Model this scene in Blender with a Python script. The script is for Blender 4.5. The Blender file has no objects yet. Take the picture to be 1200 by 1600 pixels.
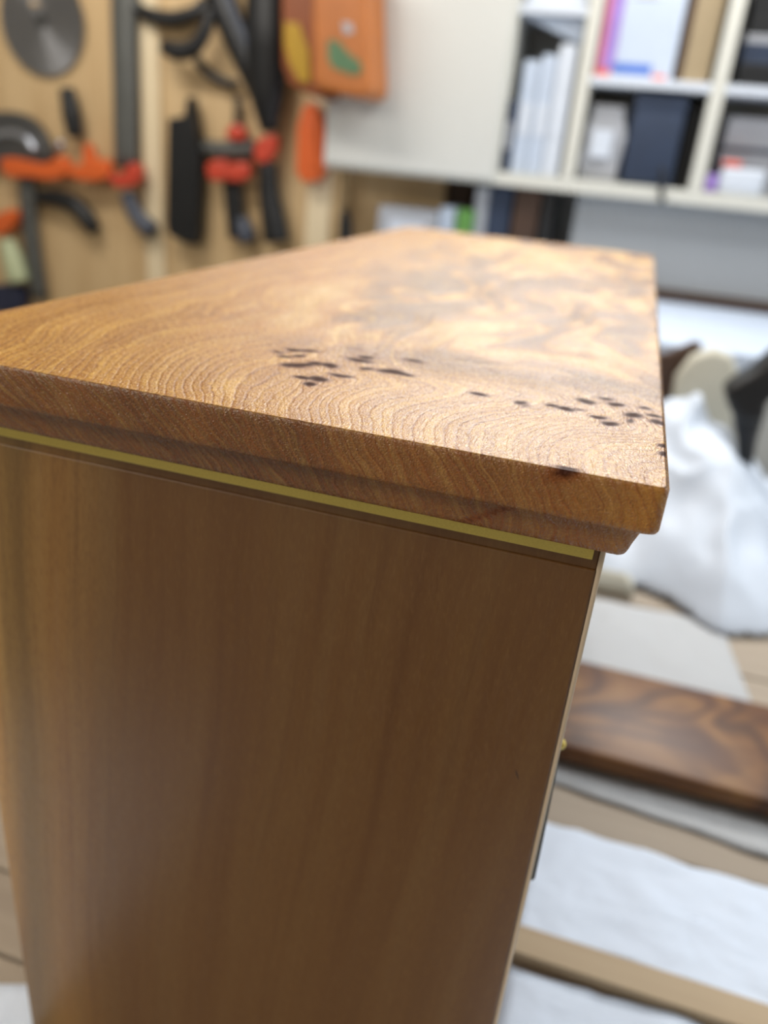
import bpy, bmesh, math, random
import numpy as np
from mathutils import Vector, Matrix, noise
random.seed(4)
SC = bpy.context.scene
COL = SC.collection
U = 0.018                                   # thickness of the cabinet's top slab, metres

# ---------------------------------------------------------------- camera
CAM = np.array([-1.54203, -14.47247, 5.18663]) * U
ROT = np.array([[0.95173387, -0.19891884, 0.23373904],
                [0.2940851, 0.37305673, -0.8799674],
                [0.08784417, 0.90623395, 0.41354979]])
FPX = 1235.755
cd = bpy.data.cameras.new('camera')
cam = bpy.data.objects.new('camera', cd)
COL.objects.link(cam)
m4 = Matrix([list(ROT[i]) + [CAM[i]] for i in range(3)] + [[0, 0, 0, 1]])
cam.matrix_world = m4
cd.sensor_fit = 'VERTICAL'; cd.sensor_height = 24.0; cd.sensor_width = 18.0
cd.lens = 24.0 * FPX / 1600.0
cd.clip_start = 0.01
cd.dof.use_dof = True
cd.dof.focus_distance = 0.292
cd.dof.aperture_fstop = 3.1
SC.camera = cam

# ---------------------------------------------------------------- colour management, world, lights
SC.view_settings.view_transform = 'Standard'
SC.view_settings.look = 'None'
SC.view_settings.gamma = 1.0
SC.view_settings.use_curve_mapping = False
SC.view_settings.exposure = 0.4
w = bpy.data.worlds.new('world'); SC.world = w; w.use_nodes = True
w.node_tree.nodes['Background'].inputs[0].default_value = (0.8, 0.87, 1.0, 1)
w.node_tree.nodes['Background'].inputs[1].default_value = 0.35

def area(name, loc, target, sx, sy, power, col):
    l = bpy.data.lights.new(name, 'AREA'); l.shape = 'RECTANGLE'; l.size = sx; l.size_y = sy
    l.energy = power; l.color = col
    o = bpy.data.objects.new(name, l); COL.objects.link(o)
    o.location = loc
    o.rotation_euler = (Vector(target) - Vector(loc)).to_track_quat('-Z', 'Y').to_euler()
    return o
area('ceiling_area_light', (0.05, 1.95, 1.06), (0.0, 1.2, 0.0), 0.8, 0.14, 14, (1.0, 0.98, 0.94))
area('hanging_strip_light', (-0.42, 1.9, 0.70), (-0.25, 0.0, -0.1), 1.4, 0.10, 5.6, (1.0, 0.97, 0.93))
area('ceiling_panel_light', (0.6, 0.9, 1.08), (0.6, 0.9, -1), 1.2, 0.3, 9, (0.93, 0.97, 1.0))
area('ceiling_panel_light', (-1.5, -0.9, 1.05), (-1.2, -0.3, -1), 1.2, 0.5, 24, (1.0, 0.93, 0.83))
area('ceiling_area_light', (-1.55, 1.25, 1.06), (-1.6, 2.3, 0.1), 1.0, 0.2, 11, (1.0, 0.96, 0.9))  # added fill light that brightens the tool board
area('right_fill_light', (1.9, 0.9, 0.35), (0.2, 0.7, -0.4), 1.3, 1.0, 9, (0.86, 0.93, 1.0))  # added fill from the right for the white sheets; no window exists

# ---------------------------------------------------------------- helpers
def lin(c):
    r = []
    for v in c:
        v = v / 255.0
        r.append(v / 12.92 if v <= 0.04045 else ((v + 0.055) / 1.055) ** 2.4)
    return (r[0], r[1], r[2], 1.0)

def ray(px, py):
    d = ROT @ np.array([px - 600.0, 800.0 - py, -FPX])
    return d / np.linalg.norm(d)
def on_y(px, py, Y):                        # point of the vertical plane y = Y seen at that spot of the photograph
    d = ray(px, py); return CAM + d * ((Y - CAM[1]) / d[1])
def on_z(px, py, Z):
    d = ray(px, py); return CAM + d * ((Z - CAM[2]) / d[2])

def tag(o, label=None, cat=None, group=None, kind=None):
    if label: o['label'] = label
    if cat: o['category'] = cat
    if group: o['group'] = group
    if kind: o['kind'] = kind
    return o
def thing(name, loc, label, cat, group=None):
    o = bpy.data.objects.new(name, None); COL.objects.link(o)
    o.location = loc; o.empty_display_size = 0.02
    return tag(o, label, cat, group)
def obj(name, bm, mat, parent=None, smooth=False):
    me = bpy.data.meshes.new(name)
    bmesh.ops.recalc_face_normals(bm, faces=bm.faces)
    if parent is not None:
        bm.transform(Matrix.Translation(-Vector(world_loc(parent))))
    bm.to_mesh(me); bm.free()
    if smooth:
        for p in me.polygons: p.use_smooth = True
    me.materials.append(mat)
    o = bpy.data.objects.new(name, me); COL.objects.link(o)
    if parent is not None: o.parent = parent
    return o
def world_loc(o):
    v = Vector(o.location)
    while o.parent: o = o.parent; v = v + o.location
    return v
def box_bm(x0, x1, y0, y1, z0, z1, bev=0.0, seg=2, bm=None):
    b = bmesh.new()
    r = bmesh.ops.create_cube(b, size=1.0)
    for v in b.verts:
        v.co = Vector(((x0 + x1) / 2 + v.co.x * (x1 - x0), (y0 + y1) / 2 + v.co.y * (y1 - y0), (z0 + z1) / 2 + v.co.z * (z1 - z0)))
    if bev > 0:
        bmesh.ops.bevel(b, geom=list(b.edges), offset=bev, segments=seg, affect='EDGES', profile=0.5)
    if bm is None: return b
    me = bpy.data.meshes.new('t'); b.to_mesh(me); b.free(); bm.from_mesh(me); bpy.data.meshes.remove(me)
    return bm
def plate_bm(pts, Y, th, bev=0.0, seg=2):
    """outline in wall coordinates (x, z), back face at y=Y, thickness th towards the viewer"""
    b = bmesh.new()
    vs = [b.verts.new((x, Y, z)) for x, z in pts]
    f = b.faces.new(vs)
    r = bmesh.ops.extrude_face_region(b, geom=[f])
    ev = [e for e in r['geom'] if isinstance(e, bmesh.types.BMVert)]
    bmesh.ops.translate(b, verts=ev, vec=(0, -th, 0))
    if bev > 0:
        fe = [e for e in b.edges if all(v in ev for v in e.verts)]
        bmesh.ops.bevel(b, geom=fe, offset=bev, segments=seg, affect='EDGES', profile=0.5)
    return b
def px_pts(pts, Y):
    o = []
    for x, y in pts:
        q = on_y(x, y, Y); o.append((q[0], q[2]))
    return o
def smooth_closed(pts, n=4):
    pts = [np.array(p, float) for p in pts]; out = []; N = len(pts)
    for i in range(N):
        p0, p1, p2, p3 = pts[i - 1], pts[i], pts[(i + 1) % N], pts[(i + 2) % N]
        for k in range(n):
            t = k / n
            out.append(tuple(0.5 * ((2 * p1) + (-p0 + p2) * t + (2 * p0 - 5 * p1 + 4 * p2 - p3) * t * t + (-p0 + 3 * p1 - 3 * p2 + p3) * t ** 3)))
    return out
def tube_bm(pts, rad, seg=10, flat=1.0):
    """tube along 3-D points; rad a number or a list"""
    pts = [Vector(p) for p in pts]; n = len(pts)
    if not hasattr(rad, '__len__'): rad = [rad] * n
    b = bmesh.new(); rings = []
    up = Vector((0, 1, 0))
    for i, p in enumerate(pts):
        t = (pts[min(i + 1, n - 1)] - pts[max(i - 1, 0)]).normalized()
        a = t.cross(up)
        if a.length < 1e-4: a = t.cross(Vector((1, 0, 0)))
        a.normalize(); c = a.cross(t).normalized()
        rings.append([b.verts.new(p + a * math.cos(2 * math.pi * k / seg) * rad[i] + c * math.sin(2 * math.pi * k / seg) * rad[i] * flat) for k in range(seg)])
    for i in range(n - 1):
        for k in range(seg):
            b.faces.new((rings[i][k], rings[i][(k + 1) % seg], rings[i + 1][(k + 1) % seg], rings[i + 1][k]))
    b.faces.new(rings[0]); b.faces.new(rings[-1])
    return b
def spline(pts, n=5):
    pts = [np.array(p, float) for p in pts]; out = []
    P = [2 * pts[0] - pts[1]] + pts + [2 * pts[-1] - pts[-2]]
    for i in range(1, len(P) - 2):
        p0, p1, p2, p3 = P[i - 1], P[i], P[i + 1], P[i + 2]
        for k in range(n):
            t = k / n
            out.append(0.5 * ((2 * p1) + (-p0 + p2) * t + (2 * p0 - 5 * p1 + 4 * p2 - p3) * t * t + (-p0 + 3 * p1 - 3 * p2 + p3) * t ** 3))
    out.append(pts[-1]); return out
def lathe_y(cx, cz, prof, seg=48):
    """profile of (radius, y) turned about the y direction"""
    b = bmesh.new(); rings = []
    for r, y in prof:
        if r < 1e-6: rings.append([b.verts.new((cx, y, cz))])
        else: rings.append([b.verts.new((cx + r * math.cos(2 * math.pi * k / seg), y, cz + r * math.sin(2 * math.pi * k / seg))) for k in range(seg)])
    for i in range(len(rings) - 1):
        A, B = rings[i], rings[i + 1]
        for k in range(seg):
            k2 = (k + 1) % seg
            if len(A) == 1 and len(B) == 1: continue
            if len(A) == 1: b.faces.new((A[0], B[k], B[k2]))
            elif len(B) == 1: b.faces.new((A[k], B[0], A[k2]))
            else: b.faces.new((A[k], B[k], B[k2], A[k2]))
    return b

# ---------------------------------------------------------------- materials
class NT:
    def __init__(s, name):
        s.m = bpy.data.materials.new(name); s.m.use_nodes = True
        s.t = s.m.node_tree; s.b = s.t.nodes['Principled BSDF']; s.out = s.t.nodes['Material Output']
    def n(s, typ, **kw):
        nd = s.t.nodes.new(typ)
        for k, v in kw.items():
            if k.startswith('i_'):
                key = k[2:]; key = int(key) if key.isdigit() else key
                s.set(nd, key, v)
            else: setattr(nd, k, v)
        return nd
    def set(s, nd, key, v):
        if isinstance(v, bpy.types.NodeSocket): s.t.links.new(v, nd.inputs[key])
        else: nd.inputs[key].default_value = v
    def math(s, op, a, b=None, c=None, clamp=False):
        nd = s.t.nodes.new('ShaderNodeMath'); nd.operation = op; nd.use_clamp = clamp
        for i, v in enumerate((a, b, c)):
            if v is not None: s.set(nd, i, v)
        return nd.outputs[0]
    def mix(s, f, a, b, bt='MIX'):
        nd = s.t.nodes.new('ShaderNodeMix'); nd.data_type = 'RGBA'; nd.blend_type = bt
        s.set(nd, 0, f)
        s.set(nd, 6, a); s.set(nd, 7, b)
        return nd.outputs[2]
    def ramp(s, f, stops):
        nd = s.t.nodes.new('ShaderNodeValToRGB'); s.set(nd, 0, f)
        cr = nd.color_ramp
        while len(cr.elements) < len(stops): cr.elements.new(0.5)
        for e, (p, c) in zip(cr.elements, stops):
            e.position = p; e.color = c if len(c) == 4 else (*c, 1)
        return nd.outputs[0]
    def mapr(s, v, a, b, c=0.0, d=1.0, smooth=False):
        nd = s.t.nodes.new('ShaderNodeMapRange')
        if smooth: nd.interpolation_type = 'SMOOTHSTEP'
        s.set(nd, 0, v)
        for i, q in enumerate((a, b, c, d)): nd.inputs[i + 1].default_value = q
        return nd.outputs[0]
    def noise(s, vec, scale, detail=3, rough=0.5, dist=0.0):
        nd = s.n('ShaderNodeTexNoise'); s.set(nd, 'Vector', vec)
        nd.inputs['Scale'].default_value = scale; nd.inputs['Detail'].default_value = detail
        nd.inputs['Roughness'].default_value = rough; nd.inputs['Distortion'].default_value = dist
        return nd.outputs[0]
    def mapping(s, vec, scale=(1, 1, 1), loc=(0, 0, 0), rot=(0, 0, 0)):
        nd = s.n('ShaderNodeMapping'); s.set(nd, 0, vec)
        nd.inputs['Scale'].default_value = scale; nd.inputs['Location'].default_value = loc; nd.inputs['Rotation'].default_value = rot
        return nd.outputs[0]
    def P(s, key, v): s.set(s.b, key, v)
    def bump(s, h, strength, dist=0.001):
        nd = s.n('ShaderNodeBump'); s.set(nd, 'Height', h); nd.inputs['Strength'].default_value = strength
        nd.inputs['Distance'].default_value = dist
        s.P('Normal', nd.outputs[0])

def plain(name, c, rough=0.5, metal=0.0, var=0.12, scale=12, bump=0.0):
    t = NT(name); co = t.n('ShaderNodeTexCoord').outputs['Object']
    nz = t.noise(co, scale, 3)
    c1 = lin(c); c2 = tuple(v * (1 - var * 2) for v in c1[:3]) + (1,)
    t.P('Base Color', t.mix(nz, c2, tuple(min(1, v * (1 + var * .6)) for v in c1[:3]) + (1,)))
    t.P('Roughness', rough); t.P('Metallic', metal)
    if bump: t.bump(t.noise(co, scale * 8, 3), bump, 0.002)
    return t.m
def wood(name, c_light, c_dark, axis=0, scale=30, rough=0.5, streak=14):
    t = NT(name); co = t.n('ShaderNodeTexCoord').outputs['Object']
    sc = [streak, streak, streak]; sc[axis] = streak * 0.06
    v = t.mapping(co, tuple(sc))
    nz = t.noise(v, 1.6, 5, 0.6, 0.6)
    fine = t.noise(v, 9, 4, 0.6)
    f = t.math('ADD', t.math('MULTIPLY', nz, 0.75), t.math('MULTIPLY', fine, 0.25))
    t.P('Base Color', t.ramp(t.mapr(f, 0.3, 0.7), [(0.0, lin(c_dark)), (1.0, lin(c_light))]))
    t.P('Roughness', rough)
    return t.m

M = {}
M['plywood'] = wood('plywood', (214, 186, 142), (188, 156, 112), 2, rough=0.6)
M['batten'] = wood('pale_batten', (236, 220, 188), (220, 200, 164), 2, rough=0.6)
M['bench_wood'] = wood('bench_wood', (176, 162, 144), (150, 136, 120), 0, rough=0.65)
M['batten_x'] = wood('batten_wood', (194, 172, 140), (176, 152, 120), 0, rough=0.6)
M['white'] = plain('white_laminate', (204, 205, 201), 0.35, var=0.02, scale=3)
M['cream'] = plain('cream_edge', (208, 207, 198), 0.4, var=0.03, scale=4)
M['grey_panel'] = plain('grey_panel', (168, 170, 172), 0.55, var=0.06, scale=3)
M['wall'] = plain('wall_paint', (205, 203, 196), 0.8, var=0.04, scale=2)
M['ceil'] = plain('ceiling_paint', (230, 230, 228), 0.85, var=0.02, scale=2)
M['floor'] = plain('floor_concrete', (120, 116, 110), 0.8, var=0.15, scale=6)
M['steel'] = plain('grey_steel', (92, 92, 92), 0.35, 0.55, var=0.15, scale=20)
M['bar_steel'] = plain('grey_bar_steel', (96, 97, 94), 0.45, 0.3, var=0.15, scale=20)
M['bright_steel'] = plain('bright_steel', (190, 195, 205), 0.25, 0.9, var=0.1)
M['black'] = plain('black_plastic', (15, 16, 19), 0.45, var=0.2)
M['navy'] = plain('navy_board', (40, 54, 78), 0.6, var=0.2)
M['orange'] = plain('orange_plastic', (220, 100, 40), 0.4, var=0.1)
M['red'] = plain('red_orange_plastic', (196, 68, 46), 0.4, var=0.1)
M['case_orange'] = plain('case_orange', (180, 106, 46), 0.4, var=0.12)
M['case_side'] = plain('case_shaded_side', (132, 66, 20), 0.45, var=0.12)  # darker copy of the case orange: the side's shade is in the colour
M['yellow'] = plain('mustard_yellow', (172, 134, 20), 0.45, var=0.1)
M['green'] = plain('green_print', (84, 120, 84), 0.5, var=0.2)
M['leaf_green'] = plain('bright_green_card', (96, 150, 70), 0.5, var=0.1)
M['pale_green'] = plain('pale_green_rubber', (196, 204, 164), 0.5, var=0.1)
M['blue_dark'] = plain('dark_blue_plastic', (40, 46, 72), 0.45, var=0.2)
M['brown_card'] = plain('brown_cardboard', (160, 142, 112), 0.7, var=0.08)
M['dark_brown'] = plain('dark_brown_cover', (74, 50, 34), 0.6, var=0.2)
M['greybox'] = plain('grey_board_box', (170, 172, 178), 0.6, var=0.1)
M['palebox'] = plain('pale_blue_board', (190, 202, 220), 0.6, var=0.06)
M['pale_white'] = plain('cool_white_board', (206, 213, 224), 0.55, var=0.05)
M['pink'] = plain('pink_print', (205, 110, 140), 0.5, var=0.15)
M['violet'] = plain('violet_print', (160, 130, 205), 0.5, var=0.15)
M['blue'] = plain('blue_print', (80, 120, 205), 0.5, var=0.1)
M['coral'] = plain('coral_print', (222, 110, 96), 0.5, var=0.1)
M['cream_cloth'] = plain('cream_cloth', (196, 192, 176), 0.8, var=0.1, scale=20)
M['rubber_grey'] = plain('slate_grey_handle', (72, 78, 92), 0.45, var=0.15)

t = NT('brushed_saw_steel'); co = t.n('ShaderNodeTexCoord').outputs['Object']
tg = t.n('ShaderNodeTangent', direction_type='RADIAL', axis='Y')
t.P('Base Color', (0.30, 0.30, 0.31, 1)); t.P('Metallic', 0.9); t.P('Roughness', 0.38); t.P('Anisotropic', 0.85)
t.t.links.new(tg.outputs[0], t.b.inputs['Tangent'])
M['saw_steel'] = t.m
# brass: satin, finely grained
t = NT('satin_brass'); co = t.n('ShaderNodeTexCoord').outputs['Object']
g = t.noise(t.mapping(co, (900, 900, 2600)), 1.0, 2, 0.6)
t.P('Base Color', t.mix(g, lin((196, 168, 74)), lin((240, 220, 124)))); t.P('Metallic', 0.45)
t.P('Roughness', t.mapr(g, 0.3, 0.7, 0.38, 0.55)); t.bump(g, 0.25, 0.0004)
M['brass'] = t.m

# figured top: growth-line value and burr darkness come with the mesh as attributes
t = NT('burr_elm_top')
co = t.n('ShaderNodeTexCoord').outputs['Object']
ring = t.n('ShaderNodeAttribute', attribute_name='ring').outputs['Fac']
burr = t.n('ShaderNodeAttribute', attribute_name='burr').outputs['Fac']
tone = t.n('ShaderNodeAttribute', attribute_name='tone').outputs['Fac']
edge = t.n('ShaderNodeAttribute', attribute_name='edge').outputs['Fac']
jit = t.noise(co, 160, 3, 0.6)
jl = t.noise(co, 38, 2, 0.5)
r0 = t.math('ADD', ring, t.math('ADD', t.math('MULTIPLY', t.math('SUBTRACT', jit, 0.5), 0.05), t.math('MULTIPLY', t.math('SUBTRACT', jl, 0.5), t.mapr(edge, 0, 1, 0.3, 1.1))))
fr = t.math('FRACT', t.math('MULTIPLY', r0, 4.3))
late = t.math('SUBTRACT', 1.0, t.math('ABSOLUTE', t.math('SUBTRACT', t.math('MULTIPLY', fr, 2.0), 1.0)))     # triangle 0..1..0
line = t.mapr(late, 0.52, 1.0, 0.0, 1.0, True)
rv = t.n('ShaderNodeCombineXYZ'); t.set(rv, 0, t.math('MULTIPLY', r0, 15.0)); t.set(rv, 1, t.math('MULTIPLY', jl, 1.2))
fine = t.noise(rv.outputs[0], 1.0, 2, 0.6)
grainv = t.noise(t.mapping(co, (700, 260, 700)), 1.0, 3, 0.65)
speck = t.noise(t.mapping(co, (1300, 620, 1300)), 1.0, 2, 0.6)
base = t.ramp(tone, [(0.0, lin((98, 58, 26))), (0.35, lin((138, 88, 40))), (0.65, lin((196, 136, 52))), (1.0, lin((228, 188, 118)))])
amt = t.mapr(fine, 0.35, 0.65, 0.35, 1.0)
dk = t.mix(t.math('MULTIPLY', t.math('MULTIPLY', line, amt), t.mapr(edge, 0, 1, 0.72, 0.65)), base, lin((136, 70, 20)))
mb = t.n('ShaderNodeCombineXYZ'); t.set(mb, 0, t.math('MULTIPLY', r0, 2.1)); t.set(mb, 1, t.math('MULTIPLY', jl, 1.5))
mbn = t.noise(mb.outputs[0], 1.0, 3, 0.6)
dk = t.mix(t.math('MULTIPLY', t.mapr(mbn, 0.5, 0.68), 0.45), dk, lin((148, 86, 26)))
dk = t.mix(t.math('MULTIPLY', t.mapr(mbn, 0.48, 0.32), t.mapr(edge, 0, 1, 0.42, 0.1)), dk, lin((250, 200, 104)))
dk = t.mix(t.math('MULTIPLY', t.mapr(fine, 0.5, 0.3), t.mapr(edge, 0, 1, 0.35, 0.12)), dk, lin((244, 194, 104)))
dk = t.mix(t.math('MULTIPLY', t.mapr(grainv, 0.48, 0.66), t.mapr(edge, 0, 1, 0.42, 0.25)), dk, lin((150, 86, 24)))
dk = t.mix(t.math('MULTIPLY', t.mapr(grainv, 0.5, 0.34), t.mapr(edge, 0, 1, 0.42, 0.08)), dk, lin((255, 208, 116)))
dk = t.mix(t.math('MULTIPLY', t.mapr(burr, 0.08, 0.5, 0, 1, True), 0.7), dk, lin((126, 64, 24)))
dk = t.mix(t.mapr(burr, 0.36, 0.74, 0, 1, True), dk, lin((66, 30, 13)))
t.P('Base Color', dk)
t.P('Roughness', t.math('MAXIMUM', t.mapr(speck, 0.3, 0.7, 0.19, 0.36), t.math('MULTIPLY', burr, 0.75)))
t.P('Specular IOR Level', t.mapr(burr, 0.2, 0.6, 0.6, 0.15))
h = t.math('ADD', t.math('MULTIPLY', speck, 0.8), t.math('MULTIPLY', line, -0.22))
rc = t.n('ShaderNodeCombineXYZ'); t.set(rc, 0, t.math('MULTIPLY', r0, 0.55)); sx_ = t.n('ShaderNodeSeparateXYZ'); t.set(sx_, 0, co)
t.set(rc, 1, t.math('MULTIPLY', sx_.outputs[1], 14.0)); t.set(rc, 2, t.math('MULTIPLY', sx_.outputs[0], 9.0))
cl = t.noise(rc.outputs[0], 1.0, 2, 0.5, 0.4)
b1_ = t.n('ShaderNodeBump'); t.set(b1_, 'Height', cl); b1_.inputs['Strength'].default_value = 0.6; b1_.inputs['Distance'].default_value = 0.0022
b2_ = t.n('ShaderNodeBump'); t.set(b2_, 'Height', h); b2_.inputs['Strength'].default_value = 0.9; b2_.inputs['Distance'].default_value = 0.0007
t.t.links.new(b1_.outputs[0], b2_.inputs['Normal']); t.P('Normal', b2_.outputs[0])
M['elm'] = t.m

# straight-grained cabinet sides
t = NT('elm_side')
co = t.n('ShaderNodeTexCoord').outputs['Object']
sep = t.n('ShaderNodeSeparateXYZ'); t.set(sep, 0, co)
X, Y_, Z = sep.outputs
warp = t.noise(t.mapping(co, (5, 5, 2.2)), 1.0, 2, 0.5)
lean = t.math('MULTIPLY', t.math('SUBTRACT', Z, -0.1), 0.09)
xs = t.math('ADD', t.math('SUBTRACT', X, lean), t.math('MULTIPLY', t.math('SUBTRACT', warp, 0.5), 0.045))
cv = t.n('ShaderNodeCombineXYZ'); t.set(cv, 0, xs); t.set(cv, 1, Y_); t.set(cv, 2, t.math('MULTIPLY', Z, 0.03))
broad = t.noise(cv.outputs[0], 42, 3, 0.55)
mid = t.noise(cv.outputs[0], 190, 3, 0.6)
pores = t.noise(t.mapping(co, (900, 900, 240)), 1.0, 3, 0.6)
fib = t.noise(t.mapping(co, (1500, 1500, 90)), 1.0, 2, 0.6)
base = t.ramp(t.mapr(broad, 0.28, 0.72), [(0.0, lin((162, 114, 54))), (0.5, lin((200, 150, 78))), (1.0, lin((220, 180, 108)))])
base = t.mix(t.math('MULTIPLY', t.mapr(mid, 0.5, 0.72), 0.42), base, lin((112, 66, 30)))
base = t.mix(t.math('MULTIPLY', t.mapr(mid, 0.46, 0.3), 0.25), base, lin((204, 164, 110)))
# heartwood with painted shade added: darker, redder to the right of a wavering line; greenish streak along it
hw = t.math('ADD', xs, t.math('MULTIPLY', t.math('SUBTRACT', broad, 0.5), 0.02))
heart_shade = t.mapr(hw, -0.235, -0.09, 0, 1, True)
base = t.mix(t.math('MULTIPLY', heart_shade, 0.9), base, lin((88, 55, 24)))
streak = t.math('MULTIPLY', t.mapr(hw, -0.185, -0.165, 0, 1, True), t.mapr(hw, -0.14, -0.165, 0, 1, True))
base = t.mix(t.math('MULTIPLY', streak, 0.6), base, lin((88, 70, 36)))
base = t.mix(t.math('MULTIPLY', t.mapr(pores, 0.48, 0.7), 0.3), base, lin((96, 58, 28)))
base = t.mix(t.math('MULTIPLY', t.mapr(pores, 0.47, 0.3), 0.04), base, lin((200, 160, 104)))
# one small dark fleck
fx = t.math('SUBTRACT', t.math('ADD', X, t.math('MULTIPLY', Z, 0.35)), -0.0)
t.P('Base Color', base)
t.P('Roughness', t.mapr(fib, 0.3, 0.7, 0.34, 0.5))
t.P('Coat Weight', 0.15); t.P('Coat Roughness', 0.25)
t.bump(t.math('ADD', t.math('MULTIPLY', pores, 0.7), t.math('MULTIPLY', fib, 0.3)), 0.35, 0.0003)
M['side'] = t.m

# burr walnut board
t = NT('burr_walnut')
co = t.n('ShaderNodeTexCoord').outputs['Object']
wv = t.noise(t.mapping(co, (1, 1.5, 1)), 5.0, 1, 0.4, 0.8)
w2 = t.math('FRACT', t.math('MULTIPLY', wv, 5.0))
w2 = t.math('SUBTRACT', 1.0, t.math('ABSOLUTE', t.math('SUBTRACT', t.math('MULTIPLY', w2, 2.0), 1.0)))
big = t.noise(co, 9, 2, 0.5, 0.6)
b1 = t.ramp(w2, [(0, lin((142, 100, 54))), (0.55, lin((124, 82, 42))), (1, lin((72, 42, 25)))])
t.P('Base Color', t.mix(t.mapr(big, 0.47, 0.66, 0, 0.75, True), b1, lin((84, 46, 26))))
t.P('Roughness', 0.45)
M['walnut'] = t.m

# crumpled white sheet / paper
def sheet_mat(name, c, sc=30, b=0.4):
    t = NT(name); co = t.n('ShaderNodeTexCoord').outputs['Object']
    nz = t.noise(co, sc, 4, 0.5, 0.5)
    t.P('Base Color', t.mix(nz, tuple(v * 0.94 for v in lin(c)[:3]) + (1,), lin(c))); t.P('Roughness', 0.6)
    t.bump(nz, b, 0.006)
    return t.m
M['sheet'] = sheet_mat('white_sheet', (206, 215, 228), 7, 0.35)
M['paper'] = sheet_mat('white_paper', (228, 239, 255), 26, 0.5)
M['paper_grey'] = sheet_mat('grey_paper', (184, 186, 188), 14, 0.5)

# ================================================================ SETTING
def struct(name, bm, mat, label=None):
    o = obj(name, bm, mat); o['kind'] = 'structure'
    if label: o['label'] = label
    return o
FLOOR = -1.4; CEIL = 1.12; WY = 2.56
struct('floor', box_bm(-3.4, 2.3, -1.9, WY, FLOOR - 0.1, FLOOR), M['floor'])
struct('ceiling', box_bm(-3.4, 2.3, -1.9, WY, CEIL, CEIL + 0.1), M['ceil'])
struct('wall_back', box_bm(-3.5, 2.4, WY, WY + 0.1, FLOOR, CEIL), M['wall'])
struct('wall_back_left', box_bm(-3.5, -.975, 2.3185, WY, FLOOR, CEIL), M['wall'])
struct('wall_left', box_bm(-3.5, -3.4, -1.9, WY, FLOOR, CEIL), M['wall'])
struct('wall_right', box_bm(2.3, 2.4, -1.9, WY, FLOOR, CEIL), M['wall'])
struct('wall_front', box_bm(-3.5, 2.4, -2.0, -1.9, FLOOR, CEIL), M['wall'])

# ================================================================ CABINET
W, L = 18.73 * U, 49.31 * U
BX0, BX1 = -W + 1.02 * U, -0.84 * U
BY0, BY1 = 1.045 * U, L - 1.045 * U
TABLE = -0.5
cab = thing('burr_elm_cabinet', (-W / 2, L / 2, TABLE), 'polished honey-brown cabinet with burr-figured wooden top, ogee edge and brass line, filling the foreground', 'cabinet')

# growth-line field: thin-plate spline through traced lines (cabinet units; value = position where the line leaves the near edge)
traces = {
 -15.2: [(-14.9, -.2), (-15.37, 2.18), (-16.45, 4.1), (-16.9, 7.2), (-16.57, 11.5)],
 -13.2: [(-13.0, 0), (-13.9, 2.0), (-14.3, 4.0), (-14.4, 7), (-14.2, 12)],
 -10.1: [(-9.9, 0.1), (-10.9, 1.9), (-11.2, 3.4), (-11.0, 5.2), (-10.6, 7.0), (-10.8, 12)],
 -9.3: [(-9.34, 0.03), (-10.1, 1.4), (-10.4, 3.0), (-10.1, 4.3), (-9.7, 4.6), (-9.3, 5.3), (-9.0, 7.5)],
 -8.2: [(-8.0, 0), (-8.4, 1.2), (-8.5, 2.4), (-8.2, 3.4)],
 -6.6: [(-6.4, 0), (-6.9, 1.0), (-7.2, 2.0), (-7.0, 3.2), (-6.3, 4.0)],
 -4.4: [(-4.3, 0), (-4.6, 1.0), (-4.6, 2.0), (-4.0, 3.2), (-3.0, 3.9)],
 -2.4: [(-2.3, 0), (-2.5, 1.0), (-2.4, 2.0), (-1.8, 3.0), (-.9, 3.1)],
 -1.0: [(-1.0, 0), (-1.2, .9), (-1.1, 1.8), (-.6, 2.3), (-.1, 1.9)],
 -0.2: [(-.3, 0), (-.4, .6), (-.2, 1.0), (0, .7)],
 -19.: [(-18.7, 0), (-18.9, 5), (-18.9, 12), (-18.9, 22), (-18.9, 34), (-18.9, 48)],
 -16.: [(-16.9, 20), (-16.8, 32), (-16.7, 46)],
 -14.: [(-15, 18), (-15, 30), (-14.8, 44)],
 -12.2: [(-12.9, 7), (-13.1, 12), (-13.2, 22), (-13, 34)],
 -10.6: [(-11.4, 10), (-11.6, 17), (-11.5, 26)],
 -9.0: [(-9.4, 12), (-9.6, 20)],
 -5.0: [(-7.0, 5.6), (-5.2, 5.6), (-3.5, 5.3)],
 -3.4: [(-6.2, 6.6), (-3.5, 6.2), (-1.5, 5.2)],
 -1.6: [(-6.0, 8.0), (-3.2, 7.6), (-.8, 6.2)],
 0.5: [(-5.5, 9.8), (-2.8, 9.2), (-.3, 7.8)],
}
PTS = []; VAL = []
for v, ps in traces.items():
    for q in ps: PTS.append(q); VAL.append(v)
PTS = np.array(PTS); VAL = np.array(VAL)
def tps(r2): return 0.5 * r2 * np.log(r2 + 1e-9)
n_ = len(PTS)
d2 = ((PTS[:, None, :] - PTS[None]) ** 2).sum(-1)
K = tps(d2) + np.eye(n_) * 0.6
Q = np.c_[np.ones(n_), PTS]
A = np.block([[K, Q], [Q.T, np.zeros((3, 3))]])
sol = np.linalg.solve(A, np.r_[VAL, np.zeros(3)])
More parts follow.
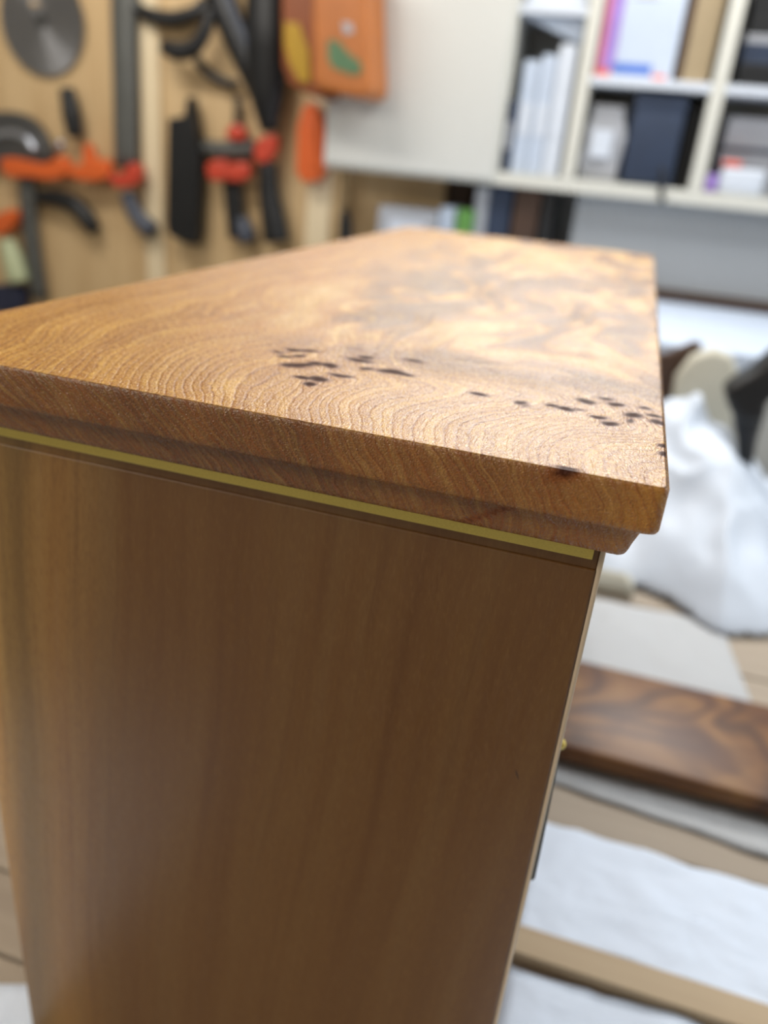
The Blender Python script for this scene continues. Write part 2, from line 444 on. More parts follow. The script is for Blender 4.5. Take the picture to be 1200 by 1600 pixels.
# burr knots: x, y (cabinet units), half length, half width, angle, strength -- from their places in the photograph
kn = [(435,550,10,.8),(460,547,12,.9),(483,548,14,.7),(445,557,10,.9),(468,556,8,.9),(458,571,15,1),(475,570,12,1),(492,568,10,1),(515,571,12,1),
      (472,590,11,1.1),(484,600,8,1.1),(498,592,13,1),(533,587,16,1),(562,563,20,.9),(573,558,14,.8),(587,553,4,.8),(573,576,9,.9),(612,581,20,.95),(632,585,14,.95),
      (647,564,17,.8),(562,547,20,.45),(748,616,13,1),(813,629,9,.9),(820,634,7,.6),(863,634,9,1),(884,639,12,1),(916,627,14,.9),(947,623,12,.9),(963,632,12,1),
      (990,649,12,1),(935,652,12,1),(953,662,12,1),(985,658,6,.8),(1023,650,13,.9),(1008,638,10,.8),(1028,660,12,.9),(1037,697,8,1),(1039,710,8,1),(455,430,26,.35),(905,640,9,.7)]
KN = []
for i, (a, b_, hl, st) in enumerate(kn):
    q = on_z(a, b_, 0) / U
    e = on_z(a + hl, b_ + hl * 0.16, 0) / U
    dv = e - q; ln = float(np.hypot(dv[0], dv[1]))
    KN.append((q[0], q[1], ln * 1.05, 0.10 + 0.04 * (i % 3) + 0.10 * ln, math.atan2(dv[1], dv[0]), st))
def field(P, S):
    """P: (n,2) cabinet units; S: height below the top (<=0)."""
    lean = np.interp(P[:, 0], [-18, -12, -6, -2], [1.5, 1.0, 0.6, 0.5])
    X = P[:, 0] + lean * S; Yv = P[:, 1] + 0.0 * S
    F = sol[n_] + sol[n_ + 1] * X + sol[n_ + 2] * Yv
    for i in range(n_):
        F += sol[i] * tps((X - PTS[i, 0]) ** 2 + (Yv - PTS[i, 1]) ** 2)
    burr = np.zeros(len(P)); bump = np.zeros(len(P))
    for (kx, ky, a, b_, an, st) in KN:
        dx = P[:, 0] - kx; dy = P[:, 1] - ky + 0.5 * S
        u = dx * math.cos(an) + dy * math.sin(an); v = -dx * math.sin(an) + dy * math.cos(an)
        v = v + 0.25 * b_ * np.sin(u / a * 2.2 + kx * 3)
        r = np.sqrt((u / a) ** 2 + (v / b_) ** 2)
        burr = np.maximum(burr, st * np.clip(1.25 - r * 0.62, 0, 1))
        bump += 0.42 * st * np.exp(-((u / (a * 1.3)) ** 2 + (v / (b_ * 2.6)) ** 2))
    return F + bump, burr

def nz2(P, sc, oct_=3, seed=0.0):
    return np.array([noise.fractal(Vector((p[0] * sc[0] + seed, p[1] * sc[1] - seed, seed)), 0.6, 2.0, oct_) for p in P])

def cornered(ix, iy, inset, r):
    """perimeter/grid point with rounded vertical corners"""
    x0, x1, y0, y1 = -W / U + inset, -inset, inset, L / U - inset
    x = min(max(ix, x0), x1); y = min(max(iy, y0), y1)
    for cx, sx in ((x0 + r, -1), (x1 - r, 1)):
        for cy, sy in ((y0 + r, -1), (y1 - r, 1)):
            dx = (x - cx) * sx; dy = (y - cy) * sy
            if dx > 0 and dy > 0:
                k = max(dx, dy) / math.hypot(dx, dy)
                return cx + sx * dx * k, cy + sy * dy * k
    return x, y
gx = list(np.linspace(-W / U, 0, 190))
gy = list(np.arange(0, 9, 0.11)) + list(np.linspace(9, L / U, 130))
def build_slab():
    nx, ny = len(gx), len(gy)
    V = []; F = []; S = []
    r = 0.07
    for j in range(ny):
        for i in range(nx):
            x, y = cornered(gx[i], gy[j], r, 1.1 if gy[j] > 20 else 0.14); V.append((x, y, 0.0))
    for j in range(ny - 1):
        for i in range(nx - 1):
            F.append((j * nx + i, j * nx + i + 1, (j + 1) * nx + i + 1, (j + 1) * nx + i))
    per = [(i, 0) for i in range(nx)] + [(nx - 1, j) for j in range(1, ny)] + [(i, ny - 1) for i in range(nx - 2, -1, -1)] + [(0, j) for j in range(ny - 2, 0, -1)]
    prev = [j * nx + i for i, j in per]
    prof = [(0.02, -0.02), (0.0, -0.07)] + [(0.0, z) for z in (-.25, -.42, -.6, -.78, -.89)] + [(0.03, -.96), (0.1, -1.0), (0.34, -1.0)]
    for ins, z in prof:
        cur = []
        for i, j in per:
            x, y = cornered(gx[i], gy[j], ins, 1.16 if gy[j] > 20 else 0.2); cur.append(len(V)); V.append((x, y, z))
        n = len(per)
        for k in range(n): F.append((prev[k], prev[(k + 1) % n], cur[(k + 1) % n], cur[k]))
        prev = cur
    F.append(tuple(reversed(prev)))
    return V, F
def elm_object(name, V, F, parent):
    Va = np.array(V); me = bpy.data.meshes.new(name)
    off = np.array(world_loc(parent))
    me.from_pydata([tuple(v) for v in (Va * U - off)], [], F); me.update()
    fld, burr = field(Va[:, :2], Va[:, 2])
    # far from the near edge the burr figure swirls
    far = np.clip((Va[:, 1] - 5.5) / 6, 0, 1); right = np.clip((Va[:, 0] + 14.5) / 5, 0, 1)
    sw = nz2(Va[:, :2], (0.16, 0.10), 3, 3.1)
    fld = fld + far * right * sw * 4 + far * (1 - right) * sw * 1.0
    # tone of the wood: golden at the left, cream and brown clouds in the burr
    t1 = nz2(Va[:, :2], (0.22, 0.11), 3, 7.7); t2 = nz2(Va[:, :2], (0.75, 0.4), 2, 1.3)
    tone = 0.60 + 0.06 * far * right + far * right * (t1 * 1.15 + t2 * 0.5) + 0.22 * far * right * np.sin(fld * 2.6) + (1 - far) * t2 * 0.10 + 0.04 * t1
    # brown band just behind the knots
    band = np.exp(-((Va[:, 1] - (7.6 + 0.06 * Va[:, 0])) / 1.3) ** 2) * np.clip((Va[:, 0] + 12) / 3, 0, 1)
    tone = tone - 0.5 * band
    S = Va[:, 2] < -0.015
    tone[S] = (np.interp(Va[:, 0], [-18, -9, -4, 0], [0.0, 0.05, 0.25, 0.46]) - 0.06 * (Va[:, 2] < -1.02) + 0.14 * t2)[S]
    dark = np.exp(-(((Va[:, 0] + 1.9 - 0.9 * (Va[:, 2])) / 0.35) ** 2)) * np.exp(-((Va[:, 2] + 0.0) / 0.28) ** 2) * (Va[:, 1] < 0.3)
    burr = np.where(S, burr * 0.0, burr) 
    burr = np.maximum(burr, 0.75 * dark)
    d3 = np.exp(-(((Va[:, 0] + 3.2 - 1.5 * (Va[:, 2] + 1.3)) / 0.16) ** 2)) * (Va[:, 1] < 1.0) * (Va[:, 2] < -1.05)
    burr = np.maximum(burr, 0.6 * d3)
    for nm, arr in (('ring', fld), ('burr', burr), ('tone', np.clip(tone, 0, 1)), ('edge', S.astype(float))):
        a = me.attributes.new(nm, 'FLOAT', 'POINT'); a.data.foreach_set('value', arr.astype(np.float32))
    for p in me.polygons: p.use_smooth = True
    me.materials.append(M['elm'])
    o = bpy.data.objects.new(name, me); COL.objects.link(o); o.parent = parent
    return o
V, F = build_slab()
elm_object('top_slab', V, F, cab)
def build_mould():
    xs = list(np.linspace(-W / U, 0, 120)); ys = list(np.linspace(0, 6, 30)) + list(np.linspace(6.5, L / U, 60))
    nx, ny = len(xs), len(ys)
    per = [(i, 0) for i in range(nx)] + [(nx - 1, j) for j in range(1, ny)] + [(i, ny - 1) for i in range(nx - 2, -1, -1)] + [(0, j) for j in range(ny - 2, 0, -1)]
    V = []; F = []; prev = None
    prof = [(0.22, -1.0), (0.25, -1.02), (0.28, -1.07), (0.31, -1.14), (0.335, -1.22), (0.36, -1.31), (0.385, -1.41), (0.41, -1.51), (0.435, -1.60), (0.47, -1.68), (0.52, -1.735), (0.60, -1.765), (0.72, -1.77)]
    for ins, z in prof:
        cur = []
        for i, j in per:
            x, y = cornered(xs[i], ys[j], ins, 0.15); cur.append(len(V)); V.append((x, y, z))
        n = len(per)
        if prev is not None:
            for k in range(n): F.append((prev[k], prev[(k + 1) % n], cur[(k + 1) % n], cur[k]))
        prev = cur
    F.append(tuple(reversed(prev)))
    return V, F
V, F = build_mould()
elm_object('ogee_moulding', V, F, cab)

u_ = U
obj('neck_rail', box_bm(BX0 + .03*u_, BX1 - .101*u_, BY0 + .06*u_, BY1, -2.46*u_, -1.755*u_, .03*u_), M['side'], cab)
o = obj('brass_inlay', box_bm(BX0 + .3*u_, BX1 - .22*u_, BY0 + .025*u_, BY0 + .3*u_, -2.225*u_, -1.925*u_, .02*u_), M['brass'], cab)
o['label'] = 'satin brass line inlaid under the moulding'
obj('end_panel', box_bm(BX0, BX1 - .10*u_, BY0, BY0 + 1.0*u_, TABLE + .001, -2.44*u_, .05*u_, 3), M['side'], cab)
M['highlight'] = wood('edge_highlight_wood', (214, 196, 172), (196, 174, 146), 2, rough=0.35)  # pale wood colour paints the light caught by the rounded corner
k = obj('edge_highlight', box_bm(BX1 - .098*u_, BX1 + .02*u_, BY0 + .02*u_, BY0 + 1.0*u_, TABLE + .001, -1.775*u_, .045*u_, 3), M['highlight'], cab); k['label'] = 'pale strip painted as the edge lipping on the corner'
obj('side_panel', box_bm(BX0 + .02*u_, BX0 + 1.0*u_, BY0 + 1.0*u_, BY1, TABLE + .001, -2.46*u_, .03*u_), M['side'], cab)
obj('back_panel', box_bm(BX0 + .02*u_, BX1 - .02*u_, BY1 - 1.0*u_, BY1, TABLE + .001, -2.46*u_, .03*u_), M['side'], cab)
dr = obj('door', box_bm(BX1 - 1.0*u_, BX1 - .02*u_, BY0 + 1.03*u_, BY1 - 1.03*u_, TABLE + .001, -2.47*u_, .03*u_), M['side'], cab)
def knob():
    b = bmesh.new(); kz = on_y(886, 1165, BY0 + 2*u_)[2]
    bmesh.ops.create_uvsphere(b, u_segments=16, v_segments=10, radius=0.0028)
    bmesh.ops.translate(b, verts=b.verts, vec=(BX1 + 0.0012, BY0 + 2*u_, kz))
    return b
k = obj('knob', knob(), M['brass'], dr, True); k['label'] = 'tiny brass knob'
z1 = -0.130; z0 = -0.2285
pl = plate_bm([(BX1 - .03*u_, z1), (BX1 + .02*u_, z1), (BX1 + .10*u_, -.16), (BX1 + .15*u_, -.20), (BX1 + .17*u_, z0 + .002), (BX1 + .13*u_, z0), (BX1 - .03*u_, z0)], BY0 + 1.6*u_, .5*u_)
k = obj('door_pull', pl, M['bar_steel'], dr); k['label'] = 'slim dull metal door pull seen edge-on'
# small dark fleck in the end panel
fl = on_y(808, 1210, BY0)
b = plate_bm([(fl[0] - .0012, fl[2] + .0022), (fl[0] - .0004, fl[2] + .0018), (fl[0] + .0006, fl[2] - .0004), (fl[0] + .0012, fl[2] - .0028), (fl[0] + .0003, fl[2] - .0018), (fl[0] - .0006, fl[2] + .0002)], BY0 + .0003, .00036)
k = obj('bark_fleck', b, M['dark_brown'], cab); k['label'] = 'tiny dark fleck in the end panel'

# ================================================================ WORK TABLE
tb = thing('work_table', (0.1, 0.6, FLOOR), 'beige plank-topped work table under the cabinet and white sheets', 'table')
ye = [-.32, -.19, -.06, .066, .13, .26, .365, .47, .6, .73, .86, .99, 1.12, 1.25, 1.38, 1.5]
for a, b_ in zip(ye[:-1], ye[1:]):
    dz = random.uniform(0, .0012)
    obj('plank', box_bm(-1.1, 1.25, a + .0015, b_ - .0015, TABLE - .03, TABLE - dz, .0012, 1), M['bench_wood'], tb)
for x in (-1.02, 1.12):
    for y in (-.25, 1.42):
        obj('leg', box_bm(x - .035, x + .035, y - .035, y + .035, FLOOR, TABLE - .09, .003), M['bench_wood'], tb)
for y in (-.25, 1.42):
    obj('apron', box_bm(-1.05, 1.15, y - .012, y + .012, TABLE - .09, TABLE - .03, .002), M['bench_wood'], tb)

def sheet(name, outline, z, amp, mat, label, cat, seed, group=None, nx=70, ny=40):
    """thin rumpled sheet filling a plan outline (quad, bilinear) with ragged edges"""
    q = [np.array(p, float) for p in outline]
    V = []; F = []
    for j in range(ny + 1):
        for i in range(nx + 1):
            s, t_ = i / nx, j / ny
            p = q[0] * (1 - s) * (1 - t_) + q[1] * s * (1 - t_) + q[2] * s * t_ + q[3] * (1 - s) * t_
            e = 0.006 * noise.noise(Vector((p[0] * 18, p[1] * 3 + (t_ > .5) * 9, seed)))
            hh = amp * (abs(noise.fractal(Vector((p[0] * 9, p[1] * 9, seed)), .8, 2, 4)) * 1.3 + .15)
            V.append((p[0], p[1] + e, z + hh))
    for j in range(ny):
        for i in range(nx):
            a = j * (nx + 1) + i; F.append((a, a + 1, a + nx + 2, a + nx + 1))
    me = bpy.data.meshes.new(name); me.from_pydata(V, [], F); me.update()
    for p in me.polygons: p.use_smooth = True
    me.materials.append(mat)
    o = bpy.data.objects.new(name, me); COL.objects.link(o)
    m = o.modifiers.new('thickness', 'SOLIDIFY'); m.thickness = 0.0006; m.offset = 1
    return tag(o, label, cat, group)
sheet('protective_paper', [(-.010, -.3), (.75, -.3), (.75, .2), (-.010, .2)], TABLE + .0005, .004, M['paper'], 'crumpled white protective paper in front of the pale batten, at the bottom right', 'paper', 1.0)
sheet('protective_paper', [(-.010, .236), (.75, .232), (.75, .352), (-.010, .366)], TABLE + .0005, .004, M['paper'], 'crumpled white protective paper strip behind the pale batten', 'paper', 2.0)
sheet('protective_paper', [(-.008, .425), (.262, .40), (.205, .86), (-.008, .845)], TABLE + .0005, .0025, M['paper_grey'], 'flat greyish paper sheet lying under and behind the dark walnut board', 'paper', 3.0)
sheet('paper_scrap', [(-.60, -.3), (-.33, -.3), (-.322, .060), (-.60, -.03)], TABLE + .0005, .004, M['paper'], 'white paper corner on the table planks at the bottom left of the cabinet', 'paper', 4.0)

bt = obj('wooden_batten', box_bm(-.009, .8, .2035, .231, TABLE + .0005, TABLE + .0125, .001), M['batten_x'])
tag(bt, 'long pale wooden batten lying between two white paper strips', 'batten')
o = obj('walnut_board', box_bm(-.006, .42, .452, .628, TABLE + .008, TABLE + .03, .006, 3), M['walnut'], None, True)
tag(o, 'dark brown burr walnut board with glossy surface lying on the grey paper', 'board')

# crumpled white sheet heap
def heap(name, fn, x0, x1, y0, y1, nx, ny, mat):
    V = []; F = []; idx = {}
    xs = np.linspace(x0, x1, nx); ys = np.linspace(y0, y1, ny)
    for j, y in enumerate(ys):
        for i, x in enumerate(xs):
            h = fn(x, y)
            if h is not None: idx[i, j] = len(V); V.append((x, y, TABLE + .0008 + h))
    for j in range(ny - 1):
        for i in range(nx - 1):
            k = [(i, j), (i + 1, j), (i + 1, j + 1), (i, j + 1)]
            if all(q in idx for q in k): F.append([idx[q] for q in k])
    me = bpy.data.meshes.new(name); me.from_pydata(V, [], F); me.update()
    for p in me.polygons: p.use_smooth = True
    me.materials.append(mat)
    o = bpy.data.objects.new(name, me); COL.objects.link(o)
    m = o.modifiers.new('thickness', 'SOLIDIFY'); m.thickness = 0.001; m.offset = 1
    return o
def heap_h(x, y):
    wob = 0.035 * noise.noise(Vector((x * 7, y * 7, 5)))
    lower = np.interp(x, [-.15, .03, .10, .20, .27, .36, .6], [1.05, .93, .90, .83, .84, .99, 1.12]) + wob
    upper = 1.395
    if y < lower or y > upper: return None
    d = min((y - lower) / .40, (upper - y) / .06, 1)
    ridge = 1 - abs(noise.fractal(Vector((x * 6 + .6 * y, y * 3.4, 2.2)), .9, 2, 3)) * 1.5
    top = np.interp(x, [-.1, .1, .2, .27, .31, .4, .7], [.20, .235, .225, .16, .10, .13, .16])
    return max(.002, top * (d ** .8) * (.72 + .28 * ridge))
hp = heap('crumpled_sheet', heap_h, -.12, .75, .8, 1.43, 150, 110, M['sheet'])
tag(hp, 'big crumpled bluish-white sheet heaped on the table behind the cabinet', 'sheet')

# ================================================================ WALL BENCH
BZ = -0.237
wb = thing('wall_bench', (0.5, 2.05, FLOOR), 'white-topped bench along the back wall below the cupboards', 'bench')
obj('worktop', box_bm(-.96, 2.1, 1.60, 2.55, BZ - .04, BZ, .003), M['palebox'], wb)
for x in (-.9, .4, 2.0):
    obj('leg', box_bm(x - .03, x + .03, 1.66, 1.72, FLOOR, BZ - .04, .003), M['white'], wb)
    obj('leg', box_bm(x - .03, x + .03, 2.44, 2.50, FLOOR, BZ - .04, .003), M['white'], wb)
obj('front_board', box_bm(-.9, 2.0, 1.64, 1.66, -1.1, BZ - .04, .002), M['white'], wb)
# grey splashback with dark foot strip
sp = thing('splashback', (.6, 2.33, BZ), 'plain grey splashback panel standing on the white bench under the right-hand shelves', 'panel')
obj('panel_sheet', box_bm(-.215, 2.0, 2.32, 2.34, BZ, .045, .001), M['grey_panel'], sp)
k = obj('foot_strip', box_bm(-.215, 2.0, 2.295, 2.32, BZ, BZ + .03, .002), M['dark_brown'], sp); k['label'] = 'dark strip along the foot of the panel'

# ================================================================ WALL CUPBOARD
CY = 2.2; CB = 2.5
xL = on_y(507, 262, CY)[0]; zb = .034; th = .036
cup = thing('wall_cupboard', ((xL + 1.0) / 2, CB, zb), 'white wall cupboard with one closed door and open shelf bays', 'cupboard')
zs = .305; ztop = .92
xd = -.45                                    # right edge of the door
posts = [-.245, .100, .445, .79]
obj('carcass_bottom', box_bm(xL, .81, CY, CB, zb, zb + th, .0015), M['cream'], cup)
obj('carcass_top', box_bm(xL, .81, CY, CB, ztop, ztop + th, .0015), M['cream'], cup)
obj('back_board', box_bm(xL, .81, CB, CB + .01, zb, ztop + th), M['white'], cup)
obj('upright', box_bm(xL, xL + th, CY, CB, zb + th, ztop, .0015), M['cream'], cup)
obj('upright', box_bm(xd - .02, xd + .006, CY, CB, zb + th, ztop, .0015), M['cream'], cup)
for x in posts:
    obj('upright', box_bm(x - th / 2, x + th / 2, CY, CB, zb + th, ztop, .0015), M['cream'], cup)
d = obj('door', box_bm(xL + .004, xd - .004, CY - .018, CY - .0005, zb + .012, ztop + .02, .002), M['white'], cup)
hnd = obj('handle', box_bm(xL + .03, xL + .045, CY - .04, CY - .018, .6, .72, .003), M['bar_steel'], d)
for a, b_ in zip(posts[:-1], posts[1:]):
    for z in (zs, zs + .305):
        o = obj('shelf', box_bm(a + th / 2, b_ - th / 2, CY + .002, CB, z, z + .022, .001), M['pale_white'], cup)
obj('shelf', box_bm(xd + .006, posts[0] - th / 2, CY + .002, CB, .46, .482, .001), M['pale_white'], cup)

def simple(name, mat, label, cat, dims, bev=.003, group=None):
    o = obj(name, box_bm(*dims, bev), M[mat], None); return tag(o, label, cat, group)
FZ = zb + th
# bay beside the door
bx0, bx1 = xd + .008, posts[0] - th / 2 - .002
fb = thing('box_file', (bx0 + .012, 2.3, FZ), 'narrow dark file leaning at the left of the shelf bay beside the door', 'file')
obj('cover', box_bm(bx0 + .001, bx0 + .024, CY + .02, 2.44, FZ, FZ + .185, .002), M['navy'], fb)
obj('spine_label', box_bm(bx0 + .004, bx0 + .020, CY + .018, CY + .02, FZ + .06, FZ + .13), M['greybox'], fb)
xx = bx0 + .026; g = 'pale files in the bay beside the door'
for i, (wd, hh, mt, lb) in enumerate([(.05, .285, 'palebox', 'pale blue-grey file next to the dark narrow file'), (.044, .30, 'palebox', 'pale blue file between two others, middle of the bay beside the door'), (.048, .325, 'pale_white', 'whitest tall file against the right side of the bay beside the door')]):
    f = thing('box_file', (xx + wd / 2, 2.33, FZ), lb, 'file', g)
    obj('cover', box_bm(xx + .001, xx + wd - .001, CY + .012 + .01 * (2 - i), 2.45, FZ, FZ + hh, .003), M[mt], f)
    obj('spine_label', box_bm(xx + .008, xx + wd - .008, CY + .0105 + .01 * (2 - i), CY + .0125 + .01 * (2 - i), FZ + .10, FZ + .18), M['pale_white'], f)
    xx += wd
# leaning pale card across the top of the bay
b = plate_bm([(bx0 + .012, .395 + .065), (bx0 + .01, .458), (bx1 - .006, FZ + .328), (bx1 - .004, FZ + .345), (bx1 - .004, .458)], CY + .06, .03, .002)
o = obj('pale_folder', b, M['palebox']); tag(o, 'pale lilac-blue folder lying slanted on top of the files beside the door', 'folder')
o = simple('stacked_papers', 'pale_white', 'pale blue stack of papers on the upper shelf beside the door', 'papers', (bx0 + .01, bx1 - .004, CY + .03, 2.44, .4825, .60))

# upper middle bay
a0, a1 = posts[0] + th / 2, posts[1] - th / 2
SZ = zs + .0225
bk = thing('printed_carton', (a0 + .09, 2.3, SZ), 'white and pale-blue printed carton with pink and violet side on the middle upper shelf', 'carton')
obj('carton_body', box_bm(a0 + .006, a0 + .205, CY + .03, 2.42, SZ, SZ + .26, .002), M['palebox'], bk)
obj('printed_band', box_bm(a0 + .006, a0 + .022, CY + .0275, CY + .03, SZ + .001, SZ + .26), M['pink'], bk)['label'] = 'pink stripe'
obj('printed_band', box_bm(a0 + .022, a0 + .052, CY + .0275, CY + .03, SZ + .02, SZ + .26), M['violet'], bk)['label'] = 'violet stripe'
obj('printed_band', box_bm(a0 + .05, a0 + .15, CY + .0275, CY + .03, SZ + .012, SZ + .034), M['blue'], bk)['label'] = 'blue stripe'
obj('printed_band', box_bm(a0 + .006, a0 + .045, CY + .0270, CY + .0275, SZ + .001, SZ + .018), M['coral'], bk)['label'] = 'coral stripe'
obj('printed_band', box_bm(a0 + .155, a0 + .19, CY + .0275, CY + .03, SZ + .001, SZ + .012), M['coral'], bk)['label'] = 'coral stripe'
obj('printed_band', box_bm(a0 + .08, a0 + .13, CY + .0275, CY + .03, SZ + .185, SZ + .21), M['cream'], bk)['label'] = 'cream patch'
cbx = thing('cardboard_box', (a1 - .05, 2.32, SZ), 'plain brown cardboard box at the right end of the middle upper shelf', 'box')
obj('box_body', box_bm(a1 - .095, a1 - .012, CY + .04, 2.45, SZ, SZ + .265, .003), M['brown_card'], cbx)
obj('box_flap', box_bm(a1 - .096, a1 - .080, CY + .036, CY + .04, SZ + .004, SZ + .262), M['dark_brown'], cbx)
# lower middle bay
pk = thing('grey_parcel', (a0 + .06, 2.3, FZ), 'crumpled grey plastic-wrapped parcel beside the navy box on the lower middle shelf', 'parcel')
def parcel():
    b = box_bm(a0 + .008, a0 + .115, CY + .03, CY + .2, FZ, FZ + .19, 0)
    bmesh.ops.subdivide_edges(b, edges=b.edges, cuts=6, use_grid_fill=True)
    for v in b.verts:
        if v.co.z > FZ + .005:
            q = noise.noise(v.co * 22) * .012; v.co.x += q; v.co.y -= abs(q) * .6
            if v.co.z > FZ + .15: v.co.x = (v.co.x - a0 - .06) * .75 + a0 + .06
    return b
obj('wrapping', parcel(), M['greybox'], pk, True)
obj('paper_slip', box_bm(a0 + .03, a0 + .085, CY + .012, CY + .015, FZ + .06, FZ + .13), M['pale_white'], pk)
nb = thing('navy_box', (a0 + .19, 2.3, FZ), 'dark navy case standing on the lower middle shelf with a cable trailing out', 'case')
obj('case_body', box_bm(a0 + .125, a0 + .262, CY + .015, CY + .2, FZ, FZ + .222, .012, 3), M['navy'], nb, True)
obj('case_lid', box_bm(a0 + .124, a0 + .263, CY + .013, CY + .2, FZ + .18, FZ + .225, .010, 3), M['navy'], nb, True)
pp = [on_y(1034, 262, CY - .004), on_y(1035, 285, CY - .006), on_y(1033, 300, CY - .008), on_y(1036, 316, CY - .006)]
o = obj('cable', tube_bm(spline(pp), .006), M['black'], nb, True)
o = simple('black_bin', 'black', 'black box at the dark right end of the lower middle shelf', 'box', (a0 + .268, a1 - .004, CY + .09, 2.45, FZ, FZ + .21))
# right bay
c0, c1 = posts[1] + th / 2, posts[2] - th / 2
zz = SZ
for i, (hh, mt, lb) in enumerate([(.052, 'black', 'lowest black box in the stack on the right upper shelf'), (.045, 'navy', 'second dark box from the bottom of the stack on the right upper shelf'), (.02, 'greybox', 'thin grey box in the stack on the right upper shelf'), (.10, 'black', 'tall black box on top of the stack on the right upper shelf')]):
    f = thing('stacked_box', (c0 + .14, 2.3, zz), lb, 'box', 'dark boxes stacked on the right upper shelf')
    obj('box_body', box_bm(c0 + .022, c1 - .01, CY + .02 + .006 * i, 2.42, zz, zz + hh * .7, .002), M[mt], f)
    obj('box_lid', box_bm(c0 + .020, c1 - .008, CY + .018 + .006 * i, 2.422, zz + hh * .62, zz + hh - .0005, .002), M[mt], f)
    zz += hh
f = thing('grey_carton', (c0 + .1, 2.35, FZ), 'grey-lilac carton behind the white tub on the lower right shelf', 'carton')
obj('carton_body', box_bm(c0 + .03, c0 + .20, CY + .08, 2.44, FZ, FZ + .19, .003), M['greybox'], f)
obj('tape_strip', box_bm(c0 + .03, c0 + .20, CY + .078, CY + .08, FZ + .105, FZ + .118), M['rubber_grey'], f)
f = thing('white_tub', (c0 + .10, 2.25, FZ), 'white tub with a coral lid patch at the front of the lower right shelf', 'tub')
obj('tub_body', box_bm(c0 + .04, c0 + .15, CY + .01, CY + .075, FZ, FZ + .065, .008, 3), M['pale_white'], f, True)
obj('tub_lid', box_bm(c0 + .038, c0 + .085, CY + .012, CY + .073, FZ + .066, FZ + .082, .004, 2), M['coral'], f)
o = simple('violet_packet', 'violet', 'small violet packet at the left corner of the lower right shelf', 'packet', (c0 + .004, c0 + .036, CY + .012, CY + .07, FZ, FZ + .045), .008)
o = simple('pale_carton', 'pale_white', 'pale carton at the right of the white tub on the lower right shelf', 'carton', (c0 + .205, c1 - .01, CY + .03, CY + .2, FZ, FZ + .12), .004)

# ================================================================ THINGS ON THE WALL BENCH UNDER THE CUPBOARD
def px_box(name, mat, label, cat, x0p, x1p, ztop_p, Y, dep, part='cover', mat2=None):
    xa = on_y(x0p, ztop_p, Y)[0]; xb = on_y(x1p, ztop_p, Y)[0]; zt = min(on_y((x0p + x1p) / 2, ztop_p, Y)[2], zb - .004)
    r = thing(name, ((xa + xb) / 2, Y + dep / 2, BZ), label, cat)
    obj(part, box_bm(xa, xb, Y, Y + dep, BZ, zt, .003), M[mat], r)
    obj('spine_label', box_bm(xa + (xb - xa) * .2, xb - (xb - xa) * .2, Y - .002, Y, zt - .07, zt - .035), M[mat2 or mat], r)
    return r
px_box('storage_box', 'greybox', 'wide pale grey box on the back bench beneath the closed door', 'box', 592, 686, 326, 2.26, .14, mat2='pale_white')
px_box('storage_box', 'palebox', 'narrow pale box between the wide grey box and the green packet', 'box', 689, 713, 324, 2.27, .14)
px_box('packet', 'leaf_green', 'bright green packet on the back bench below the cupboard', 'packet', 715, 741, 328, 2.25, .10)
px_box('ring_binder', 'greybox', 'light grey binder right of the green packet', 'binder', 745, 766, 292, 2.27, .2)
px_box('ring_binder', 'navy', 'navy blue binder between the grey and the brown ones', 'binder', 768, 804, 288, 2.27, .2)
px_box('ring_binder', 'dark_brown', 'dark brown binder under the cupboard beside the navy one', 'binder', 808, 848, 290, 2.26, .2)
px_box('ring_binder', 'black', 'black binder at the end of the row next to the grey panel', 'binder', 852, 872, 292, 2.27, .2)
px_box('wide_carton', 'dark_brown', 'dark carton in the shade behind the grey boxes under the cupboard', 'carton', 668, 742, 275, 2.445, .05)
pk = [(528, 385), (529, 345), (531, 333), (536, 326), (541, 333), (546, 350), (549, 385)]
p_ = px_pts(pk, 2.24); zmin = BZ
p_ = [(x, (z if i not in (0, 6) else zmin)) for i, (x, z) in enumerate(p_)]
b = plate_bm(p_, 2.27, .03, .006)
o = obj('glue_bottle', b, M['black'], None, True); tag(o, 'small dark pointed bottle standing on the bench at the foot of the plywood', 'bottle')

# ================================================================ TOOL BOARD
TY = 2.30
board = thing('plywood_board', (-1.9, TY + .02, -1.0), 'large pale plywood tool board on the wall at the left', 'board')
obj('plywood_sheet', box_bm(-3.2, -.9735, TY, TY + .018, -1.0, 1.05, .001), M['plywood'], board)
xs_ = on_y(238, 150, TY)[0]
obj('batten', box_bm(xs_ - .035, xs_ + .035, TY - .014, TY, -.95, 1.0, .003), M['batten'], board)['label'] = 'paler upright batten'
xs2 = xL - .05
obj('batten', box_bm(xs2 - .04, xs2 + .04, TY - .012, TY, -.95, 1.0, .003), M['batten'], board)['label'] = 'paler upright batten'
lbm = box_bm(-.972, -.64, 2.42, 2.438, BZ, zb - .002, .001)
box_bm(-.972, -.954, TY + .001, 2.42, BZ, zb - .002, .001, 2, lbm)
lb = obj('plywood_offcut', lbm, M['plywood'])
tag(lb, 'short piece of plywood standing on the bench under the closed cupboard door', 'panel')

